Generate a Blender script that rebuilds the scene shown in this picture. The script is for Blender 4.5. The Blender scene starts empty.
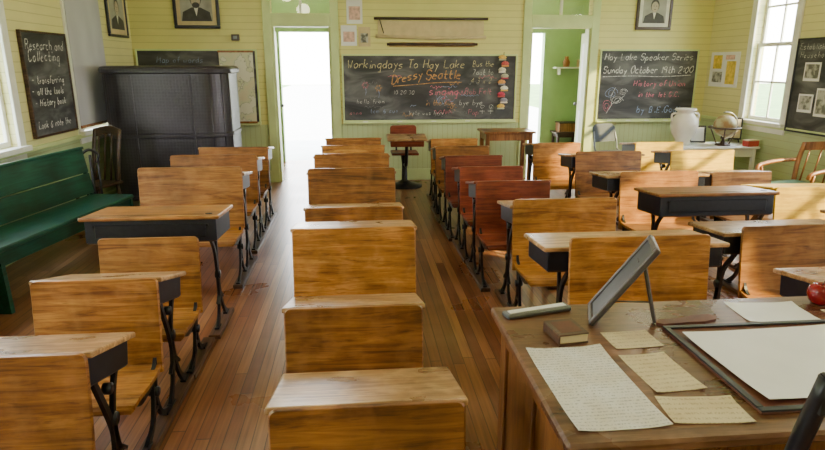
import bpy, bmesh, math, random
from mathutils import Vector, Matrix, Euler
random.seed(4)
rad=math.radians
COL=bpy.context.scene.collection

# ------------------------------------------------------------------ materials
def newmat(name):
    m=bpy.data.materials.new(name); m.use_nodes=True
    nt=m.node_tree; b=nt.nodes['Principled BSDF']
    return m,nt,b
def N(nt,t,**k):
    n=nt.nodes.new(t)
    for a,v in k.items(): setattr(n,a,v)
    return n
def L(nt,a,b): nt.links.new(a,b)
def ramp(nt,fac,stops):
    r=N(nt,'ShaderNodeValToRGB'); e=r.color_ramp.elements
    e[0].position=stops[0][0]; e[0].color=(*stops[0][1],1)
    e[1].position=stops[-1][0]; e[1].color=(*stops[-1][1],1)
    for p,c in stops[1:-1]:
        q=e.new(p); q.color=(*c,1)
    L(nt,fac,r.inputs[0]); return r
def math_(nt,op,a,b=None,c=None):
    n=N(nt,'ShaderNodeMath',operation=op)
    for i,x in enumerate((a,b,c)):
        if x is None: continue
        if isinstance(x,(int,float)): n.inputs[i].default_value=x
        else: L(nt,x,n.inputs[i])
    return n.outputs[0]
def mixc(nt,fac,a,b,mode='MIX'):
    n=N(nt,'ShaderNodeMix',data_type='RGBA',blend_type=mode)
    if isinstance(fac,(int,float)): n.inputs[0].default_value=fac
    else: L(nt,fac,n.inputs[0])
    for i,x in ((6,a),(7,b)):
        if isinstance(x,tuple): n.inputs[i].default_value=(*x,1)
        else: L(nt,x,n.inputs[i])
    return n.outputs[2]

def plain(name,c,rough=.5,metal=0,var=.12,scale=12,bump=.0,spec=.5):
    m,nt,b=newmat(name)
    tc=N(nt,'ShaderNodeTexCoord'); no=N(nt,'ShaderNodeTexNoise'); no.inputs['Scale'].default_value=scale
    no.inputs['Detail'].default_value=4
    L(nt,tc.outputs['Object'],no.inputs['Vector'])
    lo=tuple(x*(1-var) for x in c); hi=tuple(min(1,x*(1+var)) for x in c)
    r=ramp(nt,no.outputs['Fac'],[(.3,lo),(.7,hi)])
    L(nt,r.outputs[0],b.inputs['Base Color'])
    b.inputs['Roughness'].default_value=rough; b.inputs['Metallic'].default_value=metal
    b.inputs['Specular IOR Level'].default_value=spec
    if bump:
        bp=N(nt,'ShaderNodeBump'); bp.inputs['Strength'].default_value=bump; bp.inputs['Distance'].default_value=.01
        L(nt,no.outputs['Fac'],bp.inputs['Height']); L(nt,bp.outputs[0],b.inputs['Normal'])
    return m
def emis(name,c,s):
    m,nt,b=newmat(name); b.inputs['Base Color'].default_value=(*c,1)
    b.inputs['Emission Color'].default_value=(*c,1); b.inputs['Emission Strength'].default_value=s
    return m
def wood(name,dark,mid,light,rough=.35,axis='X',coat=.2,wear=.0,scale=1.0):
    m,nt,b=newmat(name)
    tc=N(nt,'ShaderNodeTexCoord'); oi=N(nt,'ShaderNodeObjectInfo')
    add=N(nt,'ShaderNodeVectorMath',operation='ADD')
    cmb=N(nt,'ShaderNodeCombineXYZ')
    o=math_(nt,'MULTIPLY',oi.outputs['Random'],37.0)
    for i in range(3): L(nt,o,cmb.inputs[i])
    L(nt,tc.outputs['Object'],add.inputs[0]); L(nt,cmb.outputs[0],add.inputs[1])
    mp=N(nt,'ShaderNodeMapping')
    s={'X':(1.6,22,22),'Y':(22,1.6,22),'Z':(22,22,1.6)}[axis]
    mp.inputs['Scale'].default_value=tuple(q*scale for q in s)
    L(nt,add.outputs[0],mp.inputs['Vector'])
    n1=N(nt,'ShaderNodeTexNoise'); n1.inputs['Scale'].default_value=1.3; n1.inputs['Detail'].default_value=8
    n1.inputs['Distortion'].default_value=1.3; n1.inputs['Roughness'].default_value=.66
    L(nt,mp.outputs[0],n1.inputs['Vector'])
    r=ramp(nt,n1.outputs['Fac'],[(.34,dark),(.5,mid),(.68,light)])
    n2=N(nt,'ShaderNodeTexNoise'); n2.inputs['Scale'].default_value=4.5; n2.inputs['Detail'].default_value=6
    L(nt,add.outputs[0],n2.inputs['Vector'])
    f=math_(nt,'MULTIPLY_ADD',n2.outputs['Fac'],1.7,.14)
    g=N(nt,'ShaderNodeCombineColor')
    for i in range(3): L(nt,f,g.inputs[i])
    c=mixc(nt,1.0,r.outputs[0],g.outputs[0],'MULTIPLY')
    if wear:
        n3=N(nt,'ShaderNodeTexNoise'); n3.inputs['Scale'].default_value=11; n3.inputs['Detail'].default_value=9
        L(nt,add.outputs[0],n3.inputs['Vector'])
        rr=ramp(nt,n3.outputs['Fac'],[(.5,(0,0,0)),(.68,(wear,wear,wear))])
        c=mixc(nt,rr.outputs[0],c,tuple(min(1,x*1.4+.05) for x in light))
        mp2=N(nt,'ShaderNodeMapping'); mp2.inputs['Scale'].default_value=(7,60,60); mp2.inputs['Rotation'].default_value=(0,0,.5)
        L(nt,add.outputs[0],mp2.inputs['Vector']); n4=N(nt,'ShaderNodeTexNoise'); n4.inputs['Scale'].default_value=1.5; n4.inputs['Detail'].default_value=3
        L(nt,mp2.outputs[0],n4.inputs['Vector']); r4=ramp(nt,n4.outputs['Fac'],[(.62,(0,0,0)),(.70,(min(1,wear*1.2+.3),)*3)])
        c=mixc(nt,r4.outputs[0],c,dark)
    hs=N(nt,'ShaderNodeHueSaturation')
    v=math_(nt,'MULTIPLY_ADD',oi.outputs['Random'],.5,.75)
    L(nt,v,hs.inputs['Value']); L(nt,c,hs.inputs['Color'])
    L(nt,hs.outputs[0],b.inputs['Base Color'])
    rr2=math_(nt,'MULTIPLY_ADD',n2.outputs['Fac'],.3,rough-.12)
    L(nt,rr2,b.inputs['Roughness'])
    b.inputs['Coat Weight'].default_value=coat; b.inputs['Coat Roughness'].default_value=.25
    bp=N(nt,'ShaderNodeBump'); bp.inputs['Strength'].default_value=.15; bp.inputs['Distance'].default_value=.004
    L(nt,n1.outputs['Fac'],bp.inputs['Height']); L(nt,bp.outputs[0],b.inputs['Normal'])
    return m

W_HONEY=wood('wood_honey',(.15,.048,.008),(.35,.14,.026),(.50,.24,.055),wear=.18)
W_AMBER=wood('wood_amber',(.095,.03,.007),(.25,.092,.018),(.40,.17,.038),wear=.18)
W_RED=wood('wood_red',(.09,.012,.006),(.19,.034,.014),(.29,.07,.027),wear=.1)
W_SUNLIT=wood('wood_sunlit_yellow',(.42,.23,.008),(.60,.38,.012),(.70,.48,.025),wear=.05,rough=.5,coat=.05)  # yellow sun glow put into the wood colour of the far-right desks
W_TOP=wood('wood_worn_top',(.17,.075,.028),(.38,.20,.08),(.56,.35,.17),rough=.28,wear=.5)
W_DARK=wood('wood_dark',(.02,.01,.006),(.05,.022,.012),(.1,.045,.022))
W_BROWN=wood('wood_brown',(.14,.045,.01),(.27,.10,.025),(.38,.17,.05),axis='Z')
W_TTOP=wood('wood_teacher_top',(.10,.038,.018),(.18,.076,.035),(.27,.13,.068),rough=.27,wear=.3)
W_RUN=wood('wood_runner',(.04,.018,.01),(.085,.038,.02),(.13,.065,.035),axis='Y')
IRON=plain('cast_iron',(.014,.014,.018),.38,.3,.3,30)
BLACK=plain('black_paint',(.012,.014,.022),.35,0,.3,20)
WHITE_P=plain('white_paint',(.82,.83,.78),.45,0,.05)
GREENTRIM=plain('green_trim_paint',(.61,.71,.35),.45,0,.06,5)
VEST=plain('vestibule_paint',(.32,.50,.24),.5,0,.08,3)
CEILM=plain('ceiling_paint',(.8,.78,.58),.6,0,.04,3)
BENCHG=wood('bench_green_paint',(.002,.030,.018),(.003,.050,.031),(.007,.075,.047),rough=.4,axis='Y',coat=.05)
PAPER=plain('paper_white',(.84,.84,.87),.4,0,.04,6)
PAPER_T=plain('paper_aged',(.62,.50,.29),.65,0,.1,9)
CERAM=plain('ceramic_white',(.75,.71,.64),.25,0,.05)
GREYMET=plain('grey_metal',(.18,.2,.22),.35,.6,.15)
LEATHER=plain('brown_leather',(.12,.035,.018),.5,0,.25,20)
DKCLOTH=plain('green_cushion',(.09,.18,.11),.8,0,.2,30)

def slate():
    m,nt,b=newmat('slate_board')
    tc=N(nt,'ShaderNodeTexCoord'); mp=N(nt,'ShaderNodeMapping'); mp.inputs['Scale'].default_value=(1.2,1.2,3.2); mp.inputs['Rotation'].default_value=(0,.45,0)
    L(nt,tc.outputs['Object'],mp.inputs[0])
    n=N(nt,'ShaderNodeTexNoise'); n.inputs['Scale'].default_value=1.8; n.inputs['Detail'].default_value=9; n.inputs['Distortion'].default_value=.9
    L(nt,mp.outputs[0],n.inputs['Vector'])
    r=ramp(nt,n.outputs['Fac'],[(.35,(.03,.031,.036)),(.5,(.065,.067,.073)),(.7,(.17,.173,.18))])
    L(nt,r.outputs[0],b.inputs['Base Color']); b.inputs['Roughness'].default_value=.6
    return m
SLATE=slate()
SLATE_D=plain('hand_slate',(.06,.065,.072),.3,0,.3,9)
def floor_mat():
    m,nt,b=newmat('floor_planks')
    tc=N(nt,'ShaderNodeTexCoord'); sp=N(nt,'ShaderNodeSeparateXYZ'); L(nt,tc.outputs['Object'],sp.inputs[0])
    px=math_(nt,'DIVIDE',sp.outputs['X'],.062)
    idd=math_(nt,'FLOOR',px); fr=math_(nt,'FRACT',px)
    wn=N(nt,'ShaderNodeTexWhiteNoise',noise_dimensions='1D'); L(nt,idd,wn.inputs['W'])
    yd=math_(nt,'DIVIDE',sp.outputs['Y'],2.4)
    ys=math_(nt,'ADD',yd,math_(nt,'MULTIPLY',wn.outputs['Value'],7.3))
    yid=math_(nt,'FLOOR',ys); yfr=math_(nt,'FRACT',ys)
    cb=N(nt,'ShaderNodeCombineXYZ'); L(nt,idd,cb.inputs[0]); L(nt,yid,cb.inputs[1])
    w2=N(nt,'ShaderNodeTexWhiteNoise',noise_dimensions='2D'); L(nt,cb.outputs[0],w2.inputs['Vector'])
    r=ramp(nt,w2.outputs['Value'],[(0,(.22,.066,.027)),(.35,(.31,.10,.036)),(.7,(.38,.135,.046)),(1,(.50,.21,.08))])
    mp=N(nt,'ShaderNodeMapping'); mp.inputs['Scale'].default_value=(45,1.6,1); L(nt,tc.outputs['Object'],mp.inputs[0])
    gn=N(nt,'ShaderNodeTexNoise'); gn.inputs['Scale'].default_value=1.5; gn.inputs['Detail'].default_value=7; L(nt,mp.outputs[0],gn.inputs['Vector'])
    gr=ramp(nt,gn.outputs['Fac'],[(.25,(.45,.45,.45)),(.75,(1.0,1.0,1.0))])
    c=mixc(nt,1,r.outputs[0],gr.outputs[0],'MULTIPLY')
    wr=N(nt,'ShaderNodeTexNoise'); wr.inputs['Scale'].default_value=1.7; wr.inputs['Detail'].default_value=8; L(nt,tc.outputs['Object'],wr.inputs['Vector'])
    wf=ramp(nt,wr.outputs['Fac'],[(.45,(0,0,0)),(.72,(.4,.4,.4))])
    c=mixc(nt,wf.outputs[0],c,(.48,.25,.15))
    g1=math_(nt,'LESS_THAN',fr,.07); g2=math_(nt,'LESS_THAN',yfr,.0025); gg=math_(nt,'MAXIMUM',g1,g2)
    c=mixc(nt,math_(nt,'MULTIPLY',gg,.75),c,(.03,.012,.009))
    L(nt,c,b.inputs['Base Color'])
    rf=math_(nt,'MULTIPLY_ADD',wr.outputs['Fac'],.28,.17)
    L(nt,rf,b.inputs['Roughness'])
    b.inputs['Coat Weight'].default_value=.35; b.inputs['Coat Roughness'].default_value=.22
    bp=N(nt,'ShaderNodeBump'); bp.inputs['Strength'].default_value=.3; bp.inputs['Distance'].default_value=.004
    h=math_(nt,'SUBTRACT',math_(nt,'MULTIPLY',gn.outputs['Fac'],.3),gg); L(nt,h,bp.inputs['Height']); L(nt,bp.outputs[0],b.inputs['Normal'])
    return m
FLOORM=floor_mat()
def boards(name,axis,pitch,col,lower=None,split=.9,laxis=None,lp=.08):
    m,nt,b=newmat(name)
    tc=N(nt,'ShaderNodeTexCoord'); sp=N(nt,'ShaderNodeSeparateXYZ'); L(nt,tc.outputs['Object'],sp.inputs[0])
    def groove(ax,p):
        f=math_(nt,'FRACT',math_(nt,'DIVIDE',sp.outputs[ax],p)); return math_(nt,'LESS_THAN',f,.1)
    g=groove(axis,pitch)
    n=N(nt,'ShaderNodeTexNoise'); n.inputs['Scale'].default_value=2.2; n.inputs['Detail'].default_value=5; L(nt,tc.outputs['Object'],n.inputs['Vector'])
    up=ramp(nt,n.outputs['Fac'],[(.3,tuple(x*.9 for x in col)),(.7,col)]).outputs[0]
    if lower:
        lo=ramp(nt,n.outputs['Fac'],[(.3,tuple(x*.88 for x in lower)),(.7,lower)]).outputs[0]
        below=math_(nt,'LESS_THAN',sp.outputs['Z'],split)
        c=mixc(nt,below,up,lo); g2=groove(laxis or axis,lp)
        g=math_(nt,'ADD',math_(nt,'MULTIPLY',g2,below),math_(nt,'MULTIPLY',g,math_(nt,'SUBTRACT',1.0,below)))
    else: c=up
    c=mixc(nt,math_(nt,'MULTIPLY',g,.4),c,tuple(x*.4 for x in col))
    L(nt,c,b.inputs['Base Color']); b.inputs['Roughness'].default_value=.45
    bp=N(nt,'ShaderNodeBump'); bp.inputs['Strength'].default_value=.5; bp.inputs['Distance'].default_value=.006
    L(nt,math_(nt,'SUBTRACT',1.0,g),bp.inputs['Height']); L(nt,bp.outputs[0],b.inputs['Normal'])
    return m
WALLB=boards('wall_boards_back','Z',.085,(.77,.73,.29),(.57,.67,.35),.80,'X',.07)
WALLS=boards('wall_boards_side','Z',.085,(.76,.72,.35),(.50,.60,.33),.88,'Z',.09)
def glassm():
    m=bpy.data.materials.new('window_glass'); m.use_nodes=True; nt=m.node_tree; nt.nodes.clear()
    o=N(nt,'ShaderNodeOutputMaterial'); t=N(nt,'ShaderNodeBsdfTransparent'); g=N(nt,'ShaderNodeBsdfGlossy'); g.inputs['Roughness'].default_value=.02
    mx=N(nt,'ShaderNodeMixShader'); mx.inputs[0].default_value=.05
    L(nt,t.outputs[0],mx.inputs[1]); L(nt,g.outputs[0],mx.inputs[2]); L(nt,mx.outputs[0],o.inputs[0]); return m
GLASS=glassm()
def shadem():
    m=bpy.data.materials.new('roller_shade_cloth'); m.use_nodes=True; nt=m.node_tree; nt.nodes.clear()
    o=N(nt,'ShaderNodeOutputMaterial'); t=N(nt,'ShaderNodeBsdfTranslucent'); g=N(nt,'ShaderNodeBsdfDiffuse')
    n=N(nt,'ShaderNodeTexNoise'); n.inputs['Scale'].default_value=3
    r=ramp(nt,n.outputs['Fac'],[(.3,(.5,.5,.55)),(.7,(.6,.6,.64))])
    L(nt,r.outputs[0],t.inputs[0]); L(nt,r.outputs[0],g.inputs[0])
    mx=N(nt,'ShaderNodeMixShader'); mx.inputs[0].default_value=.93
    L(nt,t.outputs[0],mx.inputs[1]); L(nt,g.outputs[0],mx.inputs[2]); L(nt,mx.outputs[0],o.inputs[0]); return m
SHADE=shadem()
def embossed():
    m,nt,b=newmat('embossed_dark_metal')
    tc=N(nt,'ShaderNodeTexCoord')
    v=N(nt,'ShaderNodeTexVoronoi'); v.inputs['Scale'].default_value=30; v.inputs['Randomness'].default_value=.15; L(nt,tc.outputs['Object'],v.inputs['Vector'])
    n=N(nt,'ShaderNodeTexNoise'); n.inputs['Scale'].default_value=2.5; n.inputs['Detail'].default_value=6; L(nt,tc.outputs['Object'],n.inputs['Vector'])
    q=math_(nt,'ADD',math_(nt,'MULTIPLY',v.outputs['Distance'],.25),math_(nt,'MULTIPLY',n.outputs['Fac'],.7))
    r=ramp(nt,q,[(.25,(.030,.027,.036)),(.75,(.085,.078,.096))])
    L(nt,r.outputs[0],b.inputs['Base Color']); b.inputs['Metallic'].default_value=.45; b.inputs['Roughness'].default_value=.36
    bp=N(nt,'ShaderNodeBump'); bp.inputs['Strength'].default_value=.45; bp.inputs['Distance'].default_value=.005
    L(nt,v.outputs['Distance'],bp.inputs['Height']); L(nt,bp.outputs[0],b.inputs['Normal']); return m
EMB=embossed()
def writing_paper(name,base,ink,pitch,ax='Y'):
    m,nt,b=newmat(name)
    tc=N(nt,'ShaderNodeTexCoord'); sp=N(nt,'ShaderNodeSeparateXYZ'); L(nt,tc.outputs['Object'],sp.inputs[0])
    f=math_(nt,'FRACT',math_(nt,'DIVIDE',sp.outputs[ax],pitch)); row=math_(nt,'LESS_THAN',f,.4)
    mp=N(nt,'ShaderNodeMapping'); mp.inputs['Scale'].default_value=(260,140,220) ; L(nt,tc.outputs['Object'],mp.inputs[0])
    n=N(nt,'ShaderNodeTexNoise'); n.inputs['Scale'].default_value=1; n.inputs['Detail'].default_value=2; L(nt,mp.outputs[0],n.inputs['Vector'])
    k=math_(nt,'MULTIPLY',row,math_(nt,'GREATER_THAN',n.outputs['Fac'],.52))
    n2=N(nt,'ShaderNodeTexNoise'); n2.inputs['Scale'].default_value=9; n2.inputs['Detail'].default_value=6; L(nt,tc.outputs['Object'],n2.inputs['Vector'])
    bc=ramp(nt,n2.outputs['Fac'],[(.3,(base[0]*.86,base[1]*.80,base[2]*.68)),(.65,base)]).outputs[0]
    L(nt,mixc(nt,math_(nt,'MULTIPLY',k,.55),bc,ink),b.inputs['Base Color']); b.inputs['Roughness'].default_value=.6; return m
LETTER=writing_paper('letter_page',(.80,.80,.82),(.18,.18,.22),.014)
CARD=writing_paper('aged_card_page',(.70,.60,.40),(.3,.2,.12),.022)
def mapm():
    m,nt,b=newmat('map_print')
    tc=N(nt,'ShaderNodeTexCoord'); v=N(nt,'ShaderNodeTexNoise'); v.inputs['Scale'].default_value=5; v.inputs['Detail'].default_value=6
    L(nt,tc.outputs['Object'],v.inputs['Vector'])
    r=ramp(nt,v.outputs['Fac'],[(.44,(.76,.75,.62)),(.485,(.76,.75,.62)),(.495,(.25,.25,.2)),(.505,(.64,.68,.48)),(.56,(.70,.67,.48)),(.7,(.72,.64,.46))])
    L(nt,r.outputs[0],b.inputs['Base Color']); b.inputs['Roughness'].default_value=.6; return m
MAPM=mapm()
def photom(name,lo,hi,sc=6):
    m,nt,b=newmat(name); tc=N(nt,'ShaderNodeTexCoord'); n=N(nt,'ShaderNodeTexNoise'); n.inputs['Scale'].default_value=sc; n.inputs['Detail'].default_value=3
    L(nt,tc.outputs['Object'],n.inputs['Vector']); r=ramp(nt,n.outputs['Fac'],[(.42,lo),(.58,hi)]); L(nt,r.outputs[0],b.inputs['Base Color']); b.inputs['Roughness'].default_value=.3; return m
PHOTO=photom('photo_print',(.12,.12,.11),(.5,.5,.47),14)
def chalk(name,c):
    m,nt,b=newmat(name); tc=N(nt,'ShaderNodeTexCoord'); n=N(nt,'ShaderNodeTexNoise'); n.inputs['Scale'].default_value=60; L(nt,tc.outputs['Object'],n.inputs['Vector'])
    r=ramp(nt,n.outputs['Fac'],[(.38,tuple(x*.4 for x in c)),(.62,c)]); L(nt,r.outputs[0],b.inputs['Base Color']); b.inputs['Roughness'].default_value=.95; return m
CH_W=chalk('chalk_white',(.78,.78,.78)); CH_C=chalk('chalk_cream',(.8,.70,.42)); CH_Y=chalk('chalk_orange',(.78,.42,.16)); CH_P=chalk('chalk_pink',(.8,.24,.34)); CH_B=chalk('chalk_blue',(.35,.45,.72))
CH_F=chalk('chalk_faint',(.24,.25,.27))

# ------------------------------------------------------------------ mesh builder
def catmull(pts,n=5):
    P=[Vector(p) for p in pts]; out=[]
    for i in range(len(P)-1):
        p0=P[i-1] if i else P[0]*2-P[1]; p1=P[i];p2=P[i+1];p3=P[i+2] if i+2<len(P) else P[-1]*2-P[-2]
        for k in range(n):
            t=k/n
            out.append(.5*((2*p1)+(p2-p0)*t+(2*p0-5*p1+4*p2-p3)*t*t+(3*p1-p0-3*p2+p3)*t**3))
    out.append(P[-1]); return out
class MB:
    def __init__(s): s.v=[];s.f=[];s.mi=[];s.sm=[];s.mats=[]
    def _m(s,mat):
        if mat not in s.mats: s.mats.append(mat)
        return s.mats.index(mat)
    def add(s,vs,fs,mat,smooth=False,M=None):
        o=len(s.v); k=s._m(mat)
        for v in vs:
            v=Vector(v); s.v.append(tuple(M@v) if M else tuple(v))
        for f in fs: s.f.append([i+o for i in f]); s.mi.append(k); s.sm.append(smooth)
    def addbm(s,bm,mat,smooth=False,M=None):
        bm.verts.ensure_lookup_table(); bm.verts.index_update()
        s.add([v.co.copy() for v in bm.verts],[[v.index for v in f.verts] for f in bm.faces],mat,smooth,M); bm.free()
    def box(s,c,d,mat,bev=.003,rot=(0,0,0),M=None,seg=1):
        bm=bmesh.new(); bmesh.ops.create_cube(bm,size=1)
        for v in bm.verts: v.co=Vector((v.co.x*d[0],v.co.y*d[1],v.co.z*d[2]))
        if bev>0:
            bmesh.ops.bevel(bm,geom=bm.edges[:],offset=min(bev,min(d)*.45),segments=seg,profile=.5,affect='EDGES')
        T=Matrix.Translation(c)@Euler(rot).to_matrix().to_4x4()
        if M: T=M@T
        s.addbm(bm,mat,False,T)
    def box2(s,a,b,mat,bev=.003,M=None):
        s.box([(a[i]+b[i])/2 for i in range(3)],[abs(b[i]-a[i]) for i in range(3)],mat,bev,M=M)
    def tube(s,pts,r,mat,n=8,M=None,cap=True,smooth=True):
        P=[Vector(p) for p in pts]; rs=r if isinstance(r,(list,tuple)) else [r]*len(P)
        if len(rs)!=len(P):
            rs=[rs[0]+(rs[-1]-rs[0])*i/(len(P)-1) for i in range(len(P))]
        vs=[];fs=[]; ref=None
        for i,p in enumerate(P):
            t=(P[min(i+1,len(P)-1)]-P[max(i-1,0)]).normalized()
            if ref is None: ref=Vector((0,0,1)) if abs(t.z)<.9 else Vector((1,0,0))
            u=(ref-t*ref.dot(t)).normalized(); w=t.cross(u); ref=u
            for k in range(n):
                a=2*math.pi*k/n; vs.append(p+(u*math.cos(a)+w*math.sin(a))*rs[i])
        for i in range(len(P)-1):
            for k in range(n): fs.append([i*n+k,i*n+(k+1)%n,(i+1)*n+(k+1)%n,(i+1)*n+k])
        if cap: fs.append(list(range(n))[::-1]); fs.append([(len(P)-1)*n+k for k in range(n)])
        s.add(vs,fs,mat,smooth,M)
    def ribbon(s,yz,x,w,t,mat,M=None,n=4):
        P=catmull([(0,a,b) for a,b in yz],n); m=len(P)
        ws=w if isinstance(w,(list,tuple)) else (w,w)
        vs=[];fs=[]
        for i,p in enumerate(P):
            d=(P[min(i+1,m-1)]-P[max(i-1,0)]).normalized(); nn=Vector((0,-d.z,d.y))
            q=i/(m-1)*(len(ws)-1); k=min(int(q),len(ws)-2); ww=ws[k]+(ws[k+1]-ws[k])*(q-k)
            for sx,sn in ((-1,-1),(1,-1),(1,1),(-1,1)):
                vs.append(Vector((x+sx*t/2,0,0))+p+nn*sn*ww/2)
        for i in range(m-1):
            for k in range(4): fs.append([i*4+k,i*4+(k+1)%4,(i+1)*4+(k+1)%4,(i+1)*4+k])
        fs.append([0,1,2,3][::-1]); fs.append([(m-1)*4+k for k in range(4)])
        s.add(vs,fs,mat,False,M)
    def lathe(s,prof,mat,n=24,M=None,smooth=True):
        vs=[];fs=[]
        for r,z in prof:
            for k in range(n):
                a=2*math.pi*k/n; vs.append((r*math.cos(a),r*math.sin(a),z))
        for i in range(len(prof)-1):
            for k in range(n): fs.append([i*n+k,i*n+(k+1)%n,(i+1)*n+(k+1)%n,(i+1)*n+k])
        fs.append(list(range(n))[::-1]); fs.append([(len(prof)-1)*n+k for k in range(n)])
        s.add(vs,fs,mat,smooth,M)
    def ball(s,c,r,mat,sub=3,sc=(1,1,1),noise=0,M=None):
        bm=bmesh.new(); bmesh.ops.create_icosphere(bm,subdivisions=sub,radius=r)
        for v in bm.verts:
            k=1+(random.random()-.5)*noise
            v.co=Vector((v.co.x*sc[0]*k,v.co.y*sc[1]*k,v.co.z*sc[2]*k))+Vector(c)
        s.addbm(bm,mat,True,M)
    def ellipse(s,cx,cz,rx,rz,y,mat,n=20,M=None,a0=0,a1=360):
        pts=[(cx+rx*math.cos(rad(a0+(a1-a0)*i/n)),y,cz+rz*math.sin(rad(a0+(a1-a0)*i/n))) for i in range(n+(0 if a1-a0==360 else 1))]
        s.add(pts,[list(range(len(pts)))],mat,False,M)
    def poly(s,pts,y,mat,M=None):
        s.add([(p[0],y,p[1]) for p in pts],[list(range(len(pts)))],mat,False,M)
    def panel(s,W,z0,z1,yf,th,mat,cr=.03,M=None,rows=8):
        zs=[z0+(z1-cr-z0)*i/rows for i in range(rows+1)]+[z1-cr+cr*math.sin(a) for a in (rad(25),rad(50),rad(70),rad(90))]
        ws=[W/2]*(rows+1)+[W/2-cr*(1-math.cos(a)) for a in (rad(25),rad(50),rad(70),rad(90))]
        e=.006; vs=[];fs=[]
        for z,w in zip(zs,ws):
            y=yf(z); hi=.25 if z>=z1-.0005 else 0
            yt=y+th/2*hi
            for X,Y in ((-w,y+th/2),(-w+e,yt),(w-e,yt),(w,y+th/2),(w-e,y+th-(yt-y)),(-w+e,y+th-(yt-y))): vs.append((X,Y,z))
        m=len(zs)
        for i in range(m-1):
            for k in range(6): fs.append([i*6+k,i*6+(k+1)%6,(i+1)*6+(k+1)%6,(i+1)*6+k])
        fs.append(list(range(6))[::-1]); fs.append([(m-1)*6+k for k in range(6)])
        s.add(vs,fs,mat,False,M)
    def build(s,name,loc=(0,0,0),rz=0,parent=None,rot=None,recalc=True):
        me=bpy.data.meshes.new(name); me.from_pydata(s.v,[],s.f)
        for m in s.mats: me.materials.append(m)
        me.polygons.foreach_set('material_index',s.mi); me.polygons.foreach_set('use_smooth',s.sm); me.update()
        if recalc:
            bm=bmesh.new(); bm.from_mesh(me); bmesh.ops.recalc_face_normals(bm,faces=bm.faces[:]); bm.to_mesh(me); bm.free()
        ob=bpy.data.objects.new(name,me); ob.location=loc; ob.rotation_euler=rot if rot else (0,0,rz)
        COL.objects.link(ob)
        if parent: ob.parent=parent
        return ob

# single-stroke chalk handwriting: strokes as xy digit pairs, baseline 3, x-height 6, caps 9, descender 0
G={'a':'3616050413233436/3633','b':'0903/0516263534231304','c':'361605041333','d':'361605041334/3933','e':'0535261605041333','f':'39291813/0636',
'g':'361605041334/36313010','h':'0903/0516263533','i':'1613/1819','j':'26212010/2829','k':'0903/3604/1433','l':'1913','m':'0603/05162523/25364543',
'n':'0603/0516263533','o':'160504132334352616','p':'0600/0516263534231304','r':'0603/051636','s':'361605342303','t':'19142333/0636','u':'0604132334/3633',
'v':'061336','w':'0613253346','x':'0633/3603','y':'0624/3610','z':'06360333','A':'032943/1535','B':'0903/0929372606/26353303','C':'4839190705133344',
'D':'0903/092947452303','E':'49090343/0636','F':'490903/0636','G':'4839190705133345/2545','H':'0903/4943/0646','I':'2923','J':'39341303','K':'0903/4905/1643',
'L':'090343','M':'0309254943','N':'03094349','O':'29190705132345473929','P':'0903/0939473606','R':'0903/0939473606/2643','S':'48391907163645331304',
'T':'0949/2923','U':'090513334549','V':'092349','W':'0913263349','Y':'092649/2623','0':'2907052345473929','1':'2923','2':'081939370343','3':'093926353303',
'4':'3933/390545','5':'39090626353303','8':'2618293826130433443526','9':'3819071637383833','7':'093913',':':'1415/1718','.':'1314','-':'0636',"'":'1917','&':'4316283805133346'}
WID={'i':2,'l':2,'j':3,'I':3,'m':5,'w':5,':':2,'.':2,"'":2,'f':3.2,'t':3.5,'r':3.3,' ':3,'1':3,'W':5,'M':5}
def chalkline(b,pts,w,mat,M,smooth=3):
    P=catmull([(p[0],p[1],0) for p in pts],smooth) if len(pts)>2 else [Vector((p[0],p[1],0)) for p in pts]
    vs=[];fs=[];m=len(P)
    for i,p in enumerate(P):
        d=(P[min(i+1,m-1)]-P[max(i-1,0)])
        if d.length<1e-7: d=Vector((1,0,0))
        d.normalize(); nn=Vector((-d.y,d.x,0)); ww=w*(.75+.5*random.random())/2
        vs+=[p+nn*ww,p-nn*ww]
    for i in range(m-1): fs.append([2*i,2*i+1,2*i+3,2*i+2])
    b.add(vs,fs,mat,False,M)
def write(b,s,x,y,h,mat,M,w=None,slope=0,slant=.18,sp=1.25,jit=.2,fit=None):
    u=h/6.; w=w or h*.075; cx=0
    if fit:
        tot=sum((WID.get(ch,4 if ch.islower() else 4.6))*.88 for ch in s); sp=fit/(u*tot)
    for ch in s:
        g=G.get(ch); xs=min(1.0,sp/1.15)
        dy=random.uniform(-.3,.3); sc=random.uniform(.92,1.08)
        if g:
            for st in g.split('/'):
                pts=[]
                for i in range(0,len(st)-1,2):
                    X=int(st[i]); Y=int(st[i+1])-3
                    X+=random.uniform(-jit,jit); Y+=random.uniform(-jit,jit)
                    X=cx+(X*.85*xs+Y*slant)*sc; Y=Y*sc+dy
                    pts.append((x+X*u,y+(Y+X*slope)*u))
                chalkline(b,pts,w,mat,M,3 if ch not in 'AEFHIKLMNTVWYvwxz' else 1)
        cx+=(WID.get(ch,4 if ch.islower() else 4.6))*sp*.88
def scribble(b,x,y,rx,ry,mat,M,turns=3,w=.008):
    pts=[]
    n=int(turns*9)
    for i in range(n):
        a=i/9*2*math.pi; k=1-.8*i/n
        pts.append((x+rx*k*math.cos(a)+random.uniform(-.1,.1)*rx,y+ry*k*math.sin(a)+random.uniform(-.1,.1)*ry))
    chalkline(b,pts,w,mat,M)
def squiggle(b,x,y,ln,h,mat,M,w=.006):
    n=max(4,int(ln/.018)); chalkline(b,[(x+ln*i/n,y+random.uniform(-h,h)) for i in range(n)],w,mat,M)

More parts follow.
